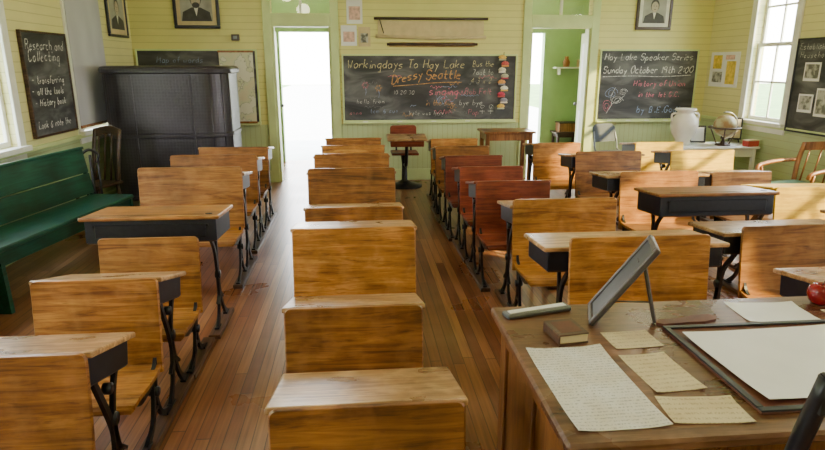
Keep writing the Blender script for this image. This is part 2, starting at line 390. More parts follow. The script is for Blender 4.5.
# ------------------------------------------------------------------ room shell
XL,XR,YB,YN,ZC=-2.9,5.0,8.45,-1.5,3.3
T=.14
def wall(name,mat,axis,plane0,plane1,u0,u1,z1,ops):
    b=MB(); br=sorted(set([u0,u1]+[o[0] for o in ops]+[o[1] for o in ops]))
    for a,c in zip(br[:-1],br[1:]):
        mid=(a+c)/2; hs=sorted([(o[2],o[3]) for o in ops if o[0]<mid<o[1]]); z=0
        for h in hs+[(z1,z1)]:
            if h[0]-z>1e-4:
                if axis=='X': b.box2((a,plane0,z),(c,plane1,h[0]),mat,0)
                else: b.box2((plane0,a,z),(plane1,c,h[0]),mat,0)
            z=h[1]
    return b.build(name)
b=MB(); b.box2((XL-T,YN-T,-.12),(XR+T,10.4,0),FLOORM,0); b.build('floor')
b=MB(); b.box2((XL-T,YN-T,ZC),(XR+T,10.4,ZC+.1),CEILM,0); b.build('ceiling')
D1=(-1.10,-.33); D2=(2.40,3.25); DZ=2.08; TR=(2.25,2.58)
wall('wall_back',WALLB,'X',YB,YB+T,XL-T,XR+T,ZC,[(*D1,0,DZ),(*D1,*TR),(*D2,0,DZ),(*D2,*TR)])
wall('wall_front',WALLS,'X',YN-T,YN,XL-T,XR+T,ZC,[])
WZ=(.92,2.75)
LW=[(4.5,5.42),(6.68,7.36),(2.3,3.2),(.1,1.0)]
RW=[(6.76,7.46),(4.3,5.4),(2.4,3.4),(.3,1.2)]
wall('wall_left',WALLS,'Y',XL-T,XL,YN,YB,ZC,[(a,c,*WZ) for a,c in LW])
wall('wall_right',WALLS,'Y',XR,XR+T,YN,YB,ZC,[(a,c,*WZ) for a,c in RW])
wall('wall_entry_outer',VEST,'X',10.2,10.34,XL-T,XR+T,ZC,[(-1.22,-.26,0,2.1),(2.15,3.14,0,2.1)])
wall('wall_entry_left',VEST,'Y',-2.0,-1.9,YB+T,10.2,ZC,[])
wall('wall_entry_partition',VEST,'Y',.9,1.0,YB+T,10.2,ZC,[])
wall('wall_entry_right',VEST,'Y',4.3,4.4,YB+T,10.2,ZC,[])

def doortrim(d,name):
    b=MB(); w=.11
    for x in (d[0]-w,d[1]): b.box2((x,YB-.025,0),(x+w,YB,TR[1]+.1),GREENTRIM,.004)
    b.box2((d[0],YB-.025,DZ),(d[1],YB,TR[0]),GREENTRIM,.004)
    b.box2((d[0]-w-.02,YB-.035,TR[1]),(d[1]+w+.02,YB-.001,TR[1]+.12),GREENTRIM,.004)
    for x in (d[0],d[1]-.03): b.box2((x,YB+.001,0),(x+.03,YB+T,DZ),GREENTRIM,.002)
    b.box2((d[0],YB+.05,TR[0]),(d[1],YB+.055,TR[1]),GLASS,0)
    b.box2(((d[0]+d[1])/2-.015,YB+.03,TR[0]),((d[0]+d[1])/2+.015,YB+.08,TR[1]),WHITE_P,0)
    b.build(name)
doortrim(D1,'trim_1'); doortrim(D2,'trim_2')
def doorleaf(name,x0,y0,ln,rz):
    b=MB(); b.box2((0,0,.01),(.04,ln,2.05),GREENTRIM,.003)
    for z0,z1 in ((.2,.9),(1.05,1.9)):
        for xs in (-.006,.04): b.box2((xs,.12,z0),(xs+.006,ln-.12,z1),WHITE_P,.002)
    b.ball((-.04,ln-.07,1.0),.028,GREYMET,2); b.ball((.08,ln-.07,1.0),.028,GREYMET,2)
    b.build(name,(x0,y0,0),rz)
doorleaf('door_1',-1.17,8.61,.76,rad(2)); doorleaf('door_2',3.36,8.61,.8,rad(-8))
b=MB()
for a,c in ((XL,D1[0]-.11),(D1[1]+.11,D2[0]-.11),(D2[1]+.11,XR)): b.box2((a,YB-.02,0),(c,YB,.16),GREENTRIM,.004)
b.build('baseboard_back')
for s,x0,x1 in (('left',XL,XL+.02),('right',XR-.02,XR)):
    b=MB(); b.box2((x0,YN,0),(x1,YB-.025,.16),GREENTRIM,.004); b.build('baseboard_'+s)
b=MB()
for x0,x1 in ((XL,XL+.03),(XR-.03,XR)): b.box2((x0,YN,.85),(x1,YB-.04,.89),GREENTRIM,.004)
b.build('trim_3')

def window(i,side,y0,y1):
    z0,z1=WZ; b=MB(); x=XL if side=='L' else XR; s=1 if side=='L' else -1
    def bx(u0,u1,a,c,d,e,mat,bev=.003):
        b.box2((x+s*u0,a,d),(x+s*u1,c,e),mat,bev)
    bx(0.0,.025,y0-.1,y0,z0-.02,z1+.1,WHITE_P); bx(0,.025,y1,y1+.1,z0-.02,z1+.1,WHITE_P)
    bx(0,.025,y0,y1,z1,z1+.1,WHITE_P); bx(-.12,.07,y0-.1,y1+.1,z0-.045,z0,WHITE_P); bx(0,.02,y0-.09,y1+.09,z0-.13,z0-.045,WHITE_P)
    zm=(z0+z1)/2
    for (a,c,u) in ((z0,zm+.02,-.05),(zm-.02,z1,-.085)):
        f=.045
        bx(u-.03,u,y0,y0+f,a,c,WHITE_P); bx(u-.03,u,y1-f,y1,a,c,WHITE_P)
        bx(u-.03,u,y0+f,y1-f,a,a+f,WHITE_P); bx(u-.03,u,y0+f,y1-f,c-f,c,WHITE_P)
        ym=(y0+y1)/2; za=(a+c)/2
        bx(u-.025,u-.005,ym-.012,ym+.012,a+f,c-f,WHITE_P,.002)
        bx(u-.025,u-.005,y0+f,y1-f,za-.012,za+.012,WHITE_P,.002)
        bx(u-.017,u-.014,y0+f,y1-f,a+f,c-f,GLASS,0)
    b.build('window_%d'%i)
    l=bpy.data.lights.new('portal','AREA'); l.shape='RECTANGLE'; l.size=z1-z0; l.size_y=y1-y0; l.cycles.is_portal=True
    o=bpy.data.objects.new('window_portal',l); o.location=(x-s*.16,(y0+y1)/2,zm); o.rotation_euler=(0,rad(-90 if side=='L' else 90),0); COL.objects.link(o)
k=1
for a,c in LW: window(k,'L',a,c); k+=1
for a,c in RW: window(k,'R',a,c); k+=1
b=MB(); b.box2((XL+.03,6.6,.98),(XL+.034,7.44,2.7),SHADE,0)
b.tube([(XL+.05,6.58,2.72),(XL+.05,7.46,2.72)],.02,WHITE_P); b.box2((XL+.024,6.6,.95),(XL+.04,7.44,.98),W_BROWN,.003)
b.build('window_shade')

# ------------------------------------------------------------------ blackboards
def board(name,x0,x1,z0,z1,y=YB-.002):
    b=MB(); b.box2((x0,y-.02,z0),(x1,y-.001,z1),SLATE,0); f=.022
    for A,B in (((x0-f,z0-f),(x1+f,z0)),((x0-f,z1),(x1+f,z1+f)),((x0-f,z0),(x0,z1)),((x1,z0),(x1+f,z1))):
        b.box2((A[0],y-.03,A[1]),(B[0],y-.001,B[1]),GREENTRIM,.003)
    b.box2((x0-f,y-.09,z0-f-.02),(x1+f,y-.001,z0-f),GREENTRIM,.004)
    for q in range(4):
        xx=x0+(x1-x0)*(.12+.2*q); b.box((xx,y-.06,z0-f+.004),(.07,.012,.012),PAPER,.003)
    return b.build(name)
def backM(): return Matrix.Translation((0,YB-.0245,0))@Matrix.Rotation(rad(90),4,'X')
bb=board('blackboard',-2.84,-1.33,.84,1.77)
c=MB(); M=backM()
write(c,'Map of words',-2.6,1.62,.07,CH_B,M,fit=.6); write(c,'east',-2.4,1.4,.08,CH_W,M,fit=.3)
c.build('chalk_writing',parent=bb,recalc=False)
bc=board('blackboard',-.17,2.2,.85,1.71)
c=MB()
write(c,'Workingdays To Hay Lake',-.12,1.55,.105,CH_C,M,w=.0095,fit=1.62)
write(c,'Dressy',.48,1.34,.115,CH_Y,M,w=.013,slope=.2,fit=.44); write(c,'Seattle',.95,1.40,.12,CH_Y,M,w=.013,slope=.02,fit=.5)
write(c,'Bus the',1.60,1.57,.075,CH_C,M,fit=.3); write(c,'7oot to',1.60,1.46,.07,CH_W,M,fit=.3); write(c,'4 3 x 2',1.58,1.35,.06,CH_C,M,fit=.3)
write(c,'singing',1.0,1.19,.1,CH_P,M,w=.012,fit=.42); write(c,'in the sun',.95,1.05,.07,CH_Y,M,fit=.4); write(c,'Bob Felt',1.5,1.2,.075,CH_P,M,fit=.38); write(c,'bye bye',1.42,1.05,.07,CH_W,M,fit=.34); write(c,'Pop',1.55,.92,.07,CH_P,M,fit=.16)
write(c,'hello from',.0,1.08,.055,CH_W,M,fit=.4); write(c,'tom & sue',.18,.95,.055,CH_B,M,fit=.4); write(c,'kate was here',.72,.92,.05,CH_W,M,fit=.5)
write(c,'anna',-.1,.93,.05,CH_P,M,fit=.18); write(c,'10 20 30',.5,1.2,.05,CH_W,M,fit=.3)
for i in range(22):
    squiggle(c,random.uniform(-.1,1.7),random.uniform(.9,1.45),random.uniform(.08,.3),random.uniform(.01,.04),random.choice([CH_F,CH_F,CH_B,CH_F,CH_P,CH_Y]),M,.006)
for q in range(2):
    x0=1.75+.12*q; scribble(c,x0,1.02,.035,.035,CH_W,M,1.2,.005); chalkline(c,[(x0,.985),(x0,.93)],.005,CH_W,M); chalkline(c,[(x0-.04,.965),(x0+.04,.965)],.005,CH_W,M)
for (x0,y0,mt) in ((.12,1.32,CH_P),(.3,1.28,CH_Y)):
    for a in range(6): scribble(c,x0+.035*math.cos(a*1.047),y0+.035*math.sin(a*1.047),.016,.016,mt,M,1.1,.005)
    chalkline(c,[(x0,y0-.03),(x0+.01,y0-.08),(x0,y0-.13)],.005,CH_B,M)
scribble(c,1.32,1.02,.03,.03,CH_Y,M,1.5,.006)
for a in range(8): chalkline(c,[(1.32+.04*math.cos(a*.785),1.02+.04*math.sin(a*.785)),(1.32+.065*math.cos(a*.785),1.02+.065*math.sin(a*.785))],.005,CH_Y,M)
chalkline(c,[(.5,1.31),(.8,1.33),(1.1,1.355),(1.45,1.36)],.009,CH_Y,M)
c.build('chalk_writing',parent=bc,recalc=False)
br=board('blackboard',3.42,4.82,.84,1.78)
c=MB()
write(c,'Hay Lake Speaker Series',3.47,1.66,.085,CH_W,M,w=.009,fit=1.3); write(c,'Sunday October 19th 2:00',3.46,1.48,.09,CH_W,M,w=.012,fit=1.33)
write(c,'History of Union',3.92,1.30,.075,CH_P,M,w=.010,fit=.78); write(c,'in the 1st G.C.',4.0,1.15,.07,CH_P,M,w=.010,fit=.62)
write(c,'by B.E.Godin',4.0,.93,.085,CH_B,M,w=.011,fit=.72)
for (x,y,rx,ry,mm) in ((3.6,1.2,.1,.08,CH_B),(3.7,1.1,.09,.06,CH_W),(3.55,1.02,.07,.09,CH_P),(3.78,1.22,.06,.05,CH_W)):
    scribble(c,x,y,rx,ry,mm,M,2.2,.006)
chalkline(c,[(3.55,.92),(3.62,1.05),(3.6,1.15),(3.66,1.28)],.008,CH_W,M); chalkline(c,[(3.62,1.05),(3.72,1.1),(3.8,1.17)],.007,CH_W,M)
chalkline(c,[(3.46,1.43),(3.9,1.44),(4.3,1.43),(4.75,1.45)],.009,CH_W,M)
c.build('chalk_writing',parent=br,recalc=False)
def sideboard(side,y0,y1,z0,z1):
    b=MB(); x=XL if side=='L' else XR; s=1 if side=='L' else -1
    x+=s*.003
    b.box2((x,y0,z0),(x+s*.025,y1,z1),SLATE,0); f=.02
    for A,B in (((y0-f,z0-f),(y1+f,z0)),((y0-f,z1),(y1+f,z1+f)),((y0-f,z0),(y0,z1)),((y1,z0),(y1+f,z1))):
        b.box2((x,A[0],A[1]),(x+s*.035,B[0],B[1]),W_DARK if side=='L' else BLACK,.002)
    return b,x+s*.027
b,xx=sideboard('L',5.70,6.50,.97,1.87); o=b.build('blackboard')
M=Matrix.Translation((xx,0,0))@Matrix.Rotation(rad(90),4,'Z')@Matrix.Rotation(rad(90),4,'X')
c=MB()
for i,(t,h,f) in enumerate((('Research and',.085,.72),('Collecting',.085,.6),('',0,0),('- transferring',.06,.62),('- all the tools',.06,.6),('- History book',.06,.6),('',0,0),('Look & note the',.06,.64))):
    if t: write(c,t,5.74+.02*(i%2),1.73-.1*i,h,CH_W,M,w=.009,fit=f)
c.build('chalk_writing',parent=o,recalc=False)
b,xx=sideboard('R',5.55,6.62,.87,1.86)
for (yc,z0,w,h) in ((6.35,1.42,.24,.2),(6.05,1.5,.2,.22),(6.38,1.08,.22,.2),(6.1,1.05,.26,.3),(5.75,1.3,.2,.3)):
    b.box2((xx-.004,yc-w/2,z0),(xx,yc+w/2,z0+h),PAPER,0); b.box2((xx-.006,yc-w/2+.02,z0+.03),(xx-.003,yc+w/2-.02,z0+h-.02),PHOTO,0)
o=b.build('display_board')
M=Matrix.Translation((xx-.001,0,0))@Matrix.Rotation(rad(-90),4,'Z')@Matrix.Rotation(rad(90),4,'X')
c=MB(); write(c,'Establishing',-6.59,1.76,.06,CH_W,M,fit=.5); write(c,'Household',-6.57,1.67,.06,CH_W,M,fit=.45); write(c,'Artifacts',-5.95,1.72,.06,CH_W,M,fit=.36)
c.build('chalk_writing',parent=o,recalc=False)

# back wall hangings
b=MB(); b.box2((-1.8,YB-.04,.84),(-1.36,YB-.034,1.76),MAPM,0); b.box2((-1.81,YB-.05,1.75),(-1.35,YB-.034,1.775),W_BROWN,.003); b.box2((-1.81,YB-.05,.825),(-1.35,YB-.034,.85),W_BROWN,.003); b.build('wall_map')
b=MB(); n=14
vs=[];fs=[]
for i in range(n+1):
    x=.30+1.44*i/n; sag=.035*math.sin(math.pi*i/n)
    vs+=[(x,YB-.012,2.17-sag*.3),(x,YB-.02-.006*math.sin(i*1.7),1.985-sag)]
for i in range(n): fs.append([2*i,2*i+1,2*i+3,2*i+2])
b.add(vs,fs,PAPER_T); b.tube([(.25,YB-.03,2.19),(1.79,YB-.03,2.19)],.018,W_DARK); b.tube([(.27,YB-.03,1.965),(1.0,YB-.03,1.94),(1.77,YB-.03,1.955)],.022,PAPER_T)
b.tube([(.38,YB-.03,2.0),(.32,YB-.03,2.2)],.006,IRON); b.build('map_scroll')
b=MB(); b.box2((.45,YB-.05,1.83),(1.62,YB-.002,1.885),W_TOP,.008); b.tube([(.42,YB-.055,1.86),(1.65,YB-.055,1.86)],.018,W_DARK); b.build('map_roller_case')
b=MB()
PINK=plain('pink_print',(.7,.45,.4),.6,0,.3,25)
for (x0,x1,z0,z1,m) in ((-.11,.1,2.12,2.42,PAPER),(-.19,.02,1.84,2.1,PAPER),(.04,.2,1.83,2.08,PAPER_T)):
    b.box2((x0,YB-.008,z0),(x1,YB-.003,z1),m,0)
    b.box2((x0+.03,YB-.010,z0+.05),(x1-.03,YB-.007,z1-.08),PHOTO if m is PAPER_T else PINK,0)
b.build('pinned_papers')
cols=[(.8,.5,.1),(.6,.1,.1),(.8,.75,.6),(.5,.5,.35),(.75,.35,.1),(.85,.8,.7),(.5,.05,.1),(.3,.3,.35)]
b=MB()
for i in range(9):
    m=plain('craft_%d'%i,cols[i%8],.7,0,.3,60); z=1.69-i*.082; x=2.02+(.02 if i%2 else -.02)
    b.lathe([(.001,-.03),(.04,-.022),(.058,0),(.036,.025),(.001,.035)],m,10,Matrix.Translation((x,YB-.07,z))@Matrix.Scale(.35,4,(0,1,0)))
    b.box((x,YB-.08,z-.03),(.10,.01,.02),plain('craftb_%d'%i,cols[(i+3)%8],.7),.003)
b.tube([(2.02,YB-.065,.98),(2.02,YB-.065,1.76)],.004,IRON); b.build('hanging_craft_string')
SK=plain('print_skin',(.5,.42,.33),.5,0,.12,40); BG=plain('print_backdrop',(.36,.36,.33),.5,0,.2,8); DKP=plain('print_dark',(.05,.05,.05),.5,0,.3,20); LTP=plain('print_light',(.75,.74,.7),.5)
def portrait(name,M,w,h,fr=.04,matw=.05,frm=BLACK,beard=True):
    b=MB(); b.box2((0,-.02,0),(w,-.003,h),PAPER_T if frm is BLACK else LTP,0,M=M)
    for A,B in (((-fr,-fr),(w+fr,0)),((-fr,h),(w+fr,h+fr)),((-fr,0),(0,h)),((w,0),(w+fr,h))):
        b.box2((A[0],-.035,A[1]),(B[0],-.003,B[1]),frm,.006,M=M)
    b.box2((matw,-.022,matw),(w-matw,-.0195,h-matw),BG,0,M=M)
    cx=w/2; u=min(w-2*matw,h-2*matw)
    z0=matw
    b.poly([(matw+.01,z0),(w-matw-.01,z0),(w-matw-.03,z0+u*.28),(cx+u*.14,z0+u*.42),(cx-u*.14,z0+u*.42),(matw+.03,z0+u*.28)],-.0235,DKP,M)
    b.poly([(cx-u*.07,z0+u*.42),(cx,z0+u*.15),(cx+u*.07,z0+u*.42)],-.0245,LTP,M)
    hz=z0+u*.66
    b.ellipse(cx,hz+u*.04,u*.185,u*.26,-.0247,DKP,20,M)
    b.ellipse(cx,hz-u*.015,u*.15,u*.21,-.0255,SK,20,M)
    for sx in (-1,1): b.ellipse(cx+sx*u*.055,hz+u*.02,u*.025,u*.014,-.0262,DKP,10,M)
    b.poly([(cx-u*.015,hz),(cx+u*.02,hz-u*.07),(cx-u*.02,hz-u*.07)],-.0262,BG,M)
    if beard: b.ellipse(cx,hz-u*.17,u*.12,u*.09,-.0262,DKP,14,M)
    else: b.ellipse(cx,hz-u*.12,u*.045,u*.012,-.0262,DKP,10,M)
    return b.build(name,recalc=False)
portrait('framed_portrait',Matrix.Translation((-2.29,YB,2.09)),.50,.6)
portrait('framed_portrait',Matrix.Translation((3.91,YB,2.10)),.43,.55,frm=W_DARK,beard=False)
portrait('framed_photograph',Matrix.Translation((XL,7.72,1.95))@Matrix.Rotation(rad(90),4,'Z'),.55,.5,.03,.06,beard=False)
b=MB(); b.box((-1.57,YB-.022,1.94),(.1,.04,.08),W_DARK,.005); b.box((-1.57,YB-.044,1.94),(.05,.008,.04),GREYMET,.002); b.build('thermostat')
b=MB(); YEL=plain('poster_yellow',(.75,.55,.08),.6,0,.3,20)
b.box2((XR-.014,7.7,1.3),(XR-.003,8.35,1.76),PAPER,0)
for (y,z,w,h,m) in ((7.76,1.34,.2,.3,YEL),(8.05,1.36,.22,.14,PHOTO),(8.08,1.54,.2,.18,YEL),(7.8,1.66,.2,.06,PINK)): b.box2((XR-.018,y,z),(XR-.013,y+w,z+h),m,0)
b.build('wall_poster')

# ------------------------------------------------------------------ school desks
def desk(cx,y,W=.53,H=.69,ph=.4,sh=.3,dW=None,drop=.1,dd=.37,wm=W_HONEY,top=W_TOP,seat=True,back=True,dsk=True,box=False,dz=0):
    b=MB(); z0=.03; dW=dW or W+.02; xs=W/2-.035
    zb=H-ph
    if back:
        yf=lambda z:-.055*(1-(z-zb)/ph)**1.3
        b.panel(W,zb,H,yf,.018,wm,cr=.022)
        if ph>.35:
            b.box((0,yf(zb+.03)+.024,zb+.03),(W*.92,.014,.03),wm,.003)
    Hd=H-dz
    for sx in (-1,1):
        x=sx*xs; t=.016
        b.box2((x-.035,-.30 if (back or seat) else -.02,0),(x+.035,.41 if dsk else .16,z0),W_RUN,.004)
        if back:
            b.ribbon([(.03,H-.06),(.012,(H+sh)/2+.02),(-.03,sh+.05),(-.09,sh-.01)],x,(.018,.026,.04),t,IRON)
            b.ribbon([(-.09,sh),(-.115,sh*.62),(-.16,sh*.28),(-.25,z0)],x,(.045,.022,.022,.035),t,IRON)
            b.ribbon([(-.08,sh),(-.085,sh*.62),(-.05,sh*.28),(.04,z0)],x,(.045,.022,.022,.035),t,IRON)
            b.ribbon([(-.15,sh*.35),(-.10,sh*.45),(-.055,sh*.35)],x,.014,t,IRON)
            b.tube([(x-.02,-.095,sh*.72),(x+.02,-.095,sh*.72)],.022,IRON,10)
            b.box((x,-.25,z0+.006),(.03,.07,.012),IRON,.003); b.box((x,.03,z0+.006),(.03,.07,.012),IRON,.003)
        if seat:
            b.ribbon([(-.34,sh+.0),(-.25,sh-.035),(-.12,sh-.02),(-.04,sh+.0)],x,(.016,.024,.034,.03),t,IRON)
        if dsk:
            zr=Hd-drop-.04
            b.ribbon([(.34,zr),(.27,zr-.05),(.21,zr-.17),(.20,.26),(.25,.12),(.33,z0)],x,(.03,.024,.022,.03,.022,.035),t,IRON)
            b.ribbon([(.05,Hd-.05),(.09,Hd-.15),(.17,zr-.2),(.19,.26),(.15,.12),(.09,z0)],x,(.03,.024,.026,.03,.022,.035),t,IRON)
            b.ribbon([(.08,Hd-.08),(.16,Hd-.12),(.24,Hd-.13),(.31,zr-.02)],x,.014,t,IRON)
            b.ribbon([(.13,.17),(.20,.22),(.27,.17)],x,.014,t,IRON)
            b.tube([(x-.014,.2,.34),(x+.014,.2,.34)],.026,IRON,10)
            b.tube([(x-.014,.19,zr-.09),(x+.014,.19,zr-.09)],.022,IRON,10)
            b.box((x,.33,z0+.006),(.03,.07,.012),IRON,.003); b.box((x,.09,z0+.006),(.03,.07,.012),IRON,.003)
    if seat:
        n=7; vs=[];fs=[]; sw=W/2-.01; yy=[-.375,-.365,-.32,-.22,-.13,-.07,-.035]; zz=[-.014,.002,.012,.004,.0,.008,.02]
        for a,z in zip(yy,zz):
            w=sw-(.02 if a<-.37 else .006 if a<-.36 else 0)
            vs+=[(-w,a,sh+z+.012),(w,a,sh+z+.012),(w,a,sh+z-.006),(-w,a,sh+z-.006)]
        for i in range(n-1):
            for k in range(4): fs.append([i*4+k,i*4+(k+1)%4,(i+1)*4+(k+1)%4,(i+1)*4+k])
        fs.append([0,1,2,3]); fs.append([(n-1)*4+k for k in range(4)])
        b.add(vs,fs,wm)
        b.box2((-xs,-.12,sh-.03),(xs,-.08,sh-.006),IRON,.003)
    if dsk:
        y0=.022; a=-math.atan2(drop,dd); ln=math.hypot(dd,drop)
        Mt=Matrix.Translation((0,y0,Hd-.002))@Matrix.Rotation(a,4,'X')
        b.box((0,ln/2,-.011),(dW,ln,.022),top,.007,M=Mt,seg=2)
        if box or not back:
            b.box((0,.06,.0005),(dW*.75,.010,.002),W_DARK,0,M=Mt)
            b.lathe([(.018,-.002),(.022,.003),(.015,.004),(.001,.001)],IRON,12,Mt@Matrix.Translation((dW/2-.07,.07,0)))
        bh=.13 if box else .1; bm_=BLACK
        b.box((0,.03,-.022-bh/2),(dW-.06,.012,bh),bm_,.003,M=Mt)
        b.box((0,ln/2,-.022-bh),(dW-.06,ln-.05,.012),W_DARK,.002,M=Mt)
        for sx in (-1,1): b.box((sx*(dW/2-.03),ln/2,-.022-bh/2),(.014,ln-.05,bh),bm_,.003,M=Mt)
        if box:
            b.box((0,.02,-.022-bh/2),(dW-.16,.01,bh-.05),IRON,.006,M=Mt)
    return b.build('school_desk',(cx,y,0))
A_,H_,R_,Y_=W_AMBER,W_HONEY,W_RED,W_SUNLIT
desk(-1.15,1.84,.53,.70,.42,.30,wm=A_); desk(-1.15,2.55,.535,.70,.42,.29)
desk(-1.14,3.22,.53,.695,.42,.28,dsk=False,wm=H_)
desk(-1.20,3.42,.70,.76,dW=.78,drop=.03,dd=.42,back=False,seat=False,box=True,top=W_HONEY)
desk(-1.25,4.55,.76,.86,.46,.37,drop=.05,wm=H_,dz=.05); desk(-1.27,5.4,.75,.83,.44,.38,drop=.05,wm=A_,dz=.03); desk(-1.24,6.12,.68,.80,.42,.38,drop=.05,wm=A_)
desk(.01,1.42,.53,.72,.40,.30,wm=A_); desk(-.03,2.15,.535,.70,.40,.30,wm=A_)
desk(-.03,3.05,.65,.77,.42,.36,drop=.06,wm=H_); desk(-.035,3.82,.64,.70,.38,.34,wm=A_,drop=.06)
desk(-.055,4.70,.69,.81,.42,.38,wm=A_,drop=.06,dz=.03); desk(-.06,5.6,.70,.795,.4,.38,wm=A_,drop=.06,dz=.02)
desk(-.05,6.36,.66,.775,.4,.38,wm=H_,drop=.06); desk(-.05,7.05,.64,.77,.4,.38,wm=A_,drop=.06)
desk(1.35,2.66,.71,.80,.45,.36,dW=.94,drop=.03,wm=H_,dz=.05); desk(1.30,3.6,.68,.78,.45,.36,dW=.70,drop=.05,wm=H_,dz=.04)
desk(1.15,4.32,.57,.76,.4,.36,wm=R_,drop=.07,top=R_); desk(1.13,4.98,.55,.76,.4,.36,wm=R_,drop=.07,top=R_)
desk(1.10,5.62,.55,.76,.4,.36,wm=R_,drop=.07,top=R_); desk(1.10,6.27,.57,.765,.4,.36,wm=A_,drop=.07); desk(1.12,6.93,.55,.765,.4,.36,wm=H_,drop=.07)
desk(2.27,2.08,.62,.74,.42,.36,dW=.74,drop=.05); desk(2.42,2.98,.68,.745,.42,.36,dW=.86,drop=.03,wm=H_,dz=.04)
desk(2.38,3.66,.76,.78,dW=.84,drop=.03,dd=.38,back=False,seat=False,box=True,top=W_AMBER)
desk(2.38,4.5,.65,.78,.45,.37,dW=.86,drop=.03,wm=H_,dz=.03); desk(2.38,5.5,.65,.80,.42,.38,dW=.74,drop=.04,wm=A_,dz=.03); desk(2.12,6.25,.52,.79,.42,.38,wm=H_,drop=.05)
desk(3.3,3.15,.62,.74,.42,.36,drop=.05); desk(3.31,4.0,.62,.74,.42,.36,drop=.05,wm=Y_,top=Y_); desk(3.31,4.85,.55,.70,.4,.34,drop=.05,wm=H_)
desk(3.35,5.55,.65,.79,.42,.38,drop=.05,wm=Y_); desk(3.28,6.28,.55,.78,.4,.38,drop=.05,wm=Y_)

# ------------------------------------------------------------------ teacher desk
def teacher_desk():
    b=MB(); x0,x1,y0,y1,z=.46,1.86,1.15,1.97,.76
    b.box2((x0,y0,z-.032),(x1,y1,z),W_TTOP,.008)
    bx0,bx1,by0,by1=x0+.035,x1-.035,y0+.04,y1-.035
    for (a,c) in ((bx0,bx0+.38),(bx1-.38,bx1)):
        b.box2((a+.012,by0+.012,.07),(c-.012,by1-.012,z-.032),W_BROWN,0)
        for xx in (a,c-.02):
            b.box2((xx,by0,.05),(xx+.02,by0+.07,z-.032),W_BROWN,.003); b.box2((xx,by1-.07,.05),(xx+.02,by1,z-.032),W_BROWN,.003)
            b.box2((xx,(by0+by1)/2-.03,.13),(xx+.02,(by0+by1)/2+.03,z-.1),W_BROWN,.003)
            for za,zb2 in ((.06,.13),(z-.11,z-.034)): b.box2((xx,by0+.07,za),(xx+.02,by1-.07,zb2),W_BROWN,.003)
        for q in range(3):
            za=.1+q*.2; b.box2((a+.03,by0-.008,za),(c-.03,by0+.02,za+.18),W_BROWN,.005); b.box(((a+c)/2,by0-.02,za+.1),(.1,.02,.015),GREYMET,.004)
        for xx in (a+.03,c-.07):
            for yy in (by0+.02,by1-.06): b.box2((xx,yy,0),(xx+.05,yy+.05,.08),W_BROWN,.004)
    b.box2((bx0+.38,by1-.03,.2),(bx1-.38,by1-.012,z-.032),W_BROWN,.002); b.box2((bx0+.38,by0+.0,z-.12),(bx1-.38,by0+.02,z-.032),W_BROWN,.003)
    b.build('teacher_desk')
teacher_desk(); ZD=.76
def sheet(name,cx,cy,w,h,mat,rz=0,curl=0,z=ZD+.001,parent=None):
    b=MB(); n=8; vs=[];fs=[]
    for i in range(n+1):
        for j in range(n+1):
            u=i/n-.5; v=j/n-.5; zz=curl*(max(0,abs(u)*2-.6)*max(0,abs(v)*2-.6))
            vs.append((u*w,v*h,zz+.0012))
    nt=(n+1)**2
    vs+=[(p[0],p[1],p[2]-.0012) for p in vs]
    for i in range(n):
        for j in range(n):
            a=i*(n+1)+j; fs.append([a,a+n+1,a+n+2,a+1]); fs.append([nt+a,nt+a+1,nt+a+n+2,nt+a+n+1])
    edge=[i*(n+1) for i in range(n+1)]+[n*(n+1)+j for j in range(1,n+1)]+[i*(n+1)+n for i in range(n-1,-1,-1)]+[j for j in range(n-1,0,-1)]
    for i in range(len(edge)):
        a,c=edge[i],edge[(i+1)%len(edge)]; fs.append([a,c,nt+c,nt+a])
    b.add(vs,fs,mat,False); return b.build(name,(cx,cy,z),rz,parent)
sheet('letter',.615,1.415,.235,.43,LETTER,rad(1),.04)
sheet('index_card',.836,1.46,.145,.21,CARD,rad(4),.02); sheet('index_card',.85,1.265,.2,.12,CARD,rad(-4),.02); sheet('index_card',.845,1.665,.155,.115,CARD,rad(3),.01)
sheet('paper_sheet',1.43,1.83,.25,.17,PAPER,rad(-4),.03); sheet('index_card',1.69,1.795,.15,.08,CARD,rad(2),.005)
b=MB(); b.box2((.98,1.23,ZD),(1.72,1.735,ZD+.006),LEATHER,.002)
for a,c in (((.98,1.23),(1.72,1.25)),((.98,1.715),(1.72,1.735)),((.98,1.25),(1.0,1.715)),((1.70,1.25),(1.72,1.715))): b.box2((*a,ZD+.006),(*c,ZD+.012),BLACK,.002)
bl=b.build('desk_blotter'); sheet('paper',1.3,1.48,.56,.40,PAPER,rad(2),.03,ZD+.0125,parent=bl)
b=MB(); b.box((0,0,.008),(.25,.05,.016),GREYMET,.004); b.box((0,0,.0175),(.22,.024,.003),PAPER,0); b.build('pencil_case',(.61,1.90,ZD),rad(14))
b=MB(); b.box((0,0,.003),(.10,.115,.005),W_DARK,.002); b.box((0,0,.018),(.094,.109,.026),PAPER_T,.002); b.box((0,0,.033),(.10,.115,.005),W_DARK,.002); b.box((-.049,0,.018),(.005,.115,.033),W_DARK,.002)
b.box((.0,0,.0358),(.07,.08,.0008),LEATHER,0); b.build('small_book',(.645,1.705,ZD),rad(8))
b=MB(); pts=[(-.12,-.018),(-.02,-.022),(.03,-.03),(.08,-.02),(.10,0),(.08,.022),(.03,.026),(-.02,.018),(-.12,.018),(-.135,0)]
vs=[(p[0],p[1],0) for p in pts]+[(p[0],p[1],.009) for p in pts]; n=len(pts)
b.add(vs,[list(range(n))[::-1],[n+i for i in range(n)]]+[[i,(i+1)%n,n+(i+1)%n,n+i] for i in range(n)],LEATHER); b.build('leather_strap',(1.11,1.785,ZD),rad(8))
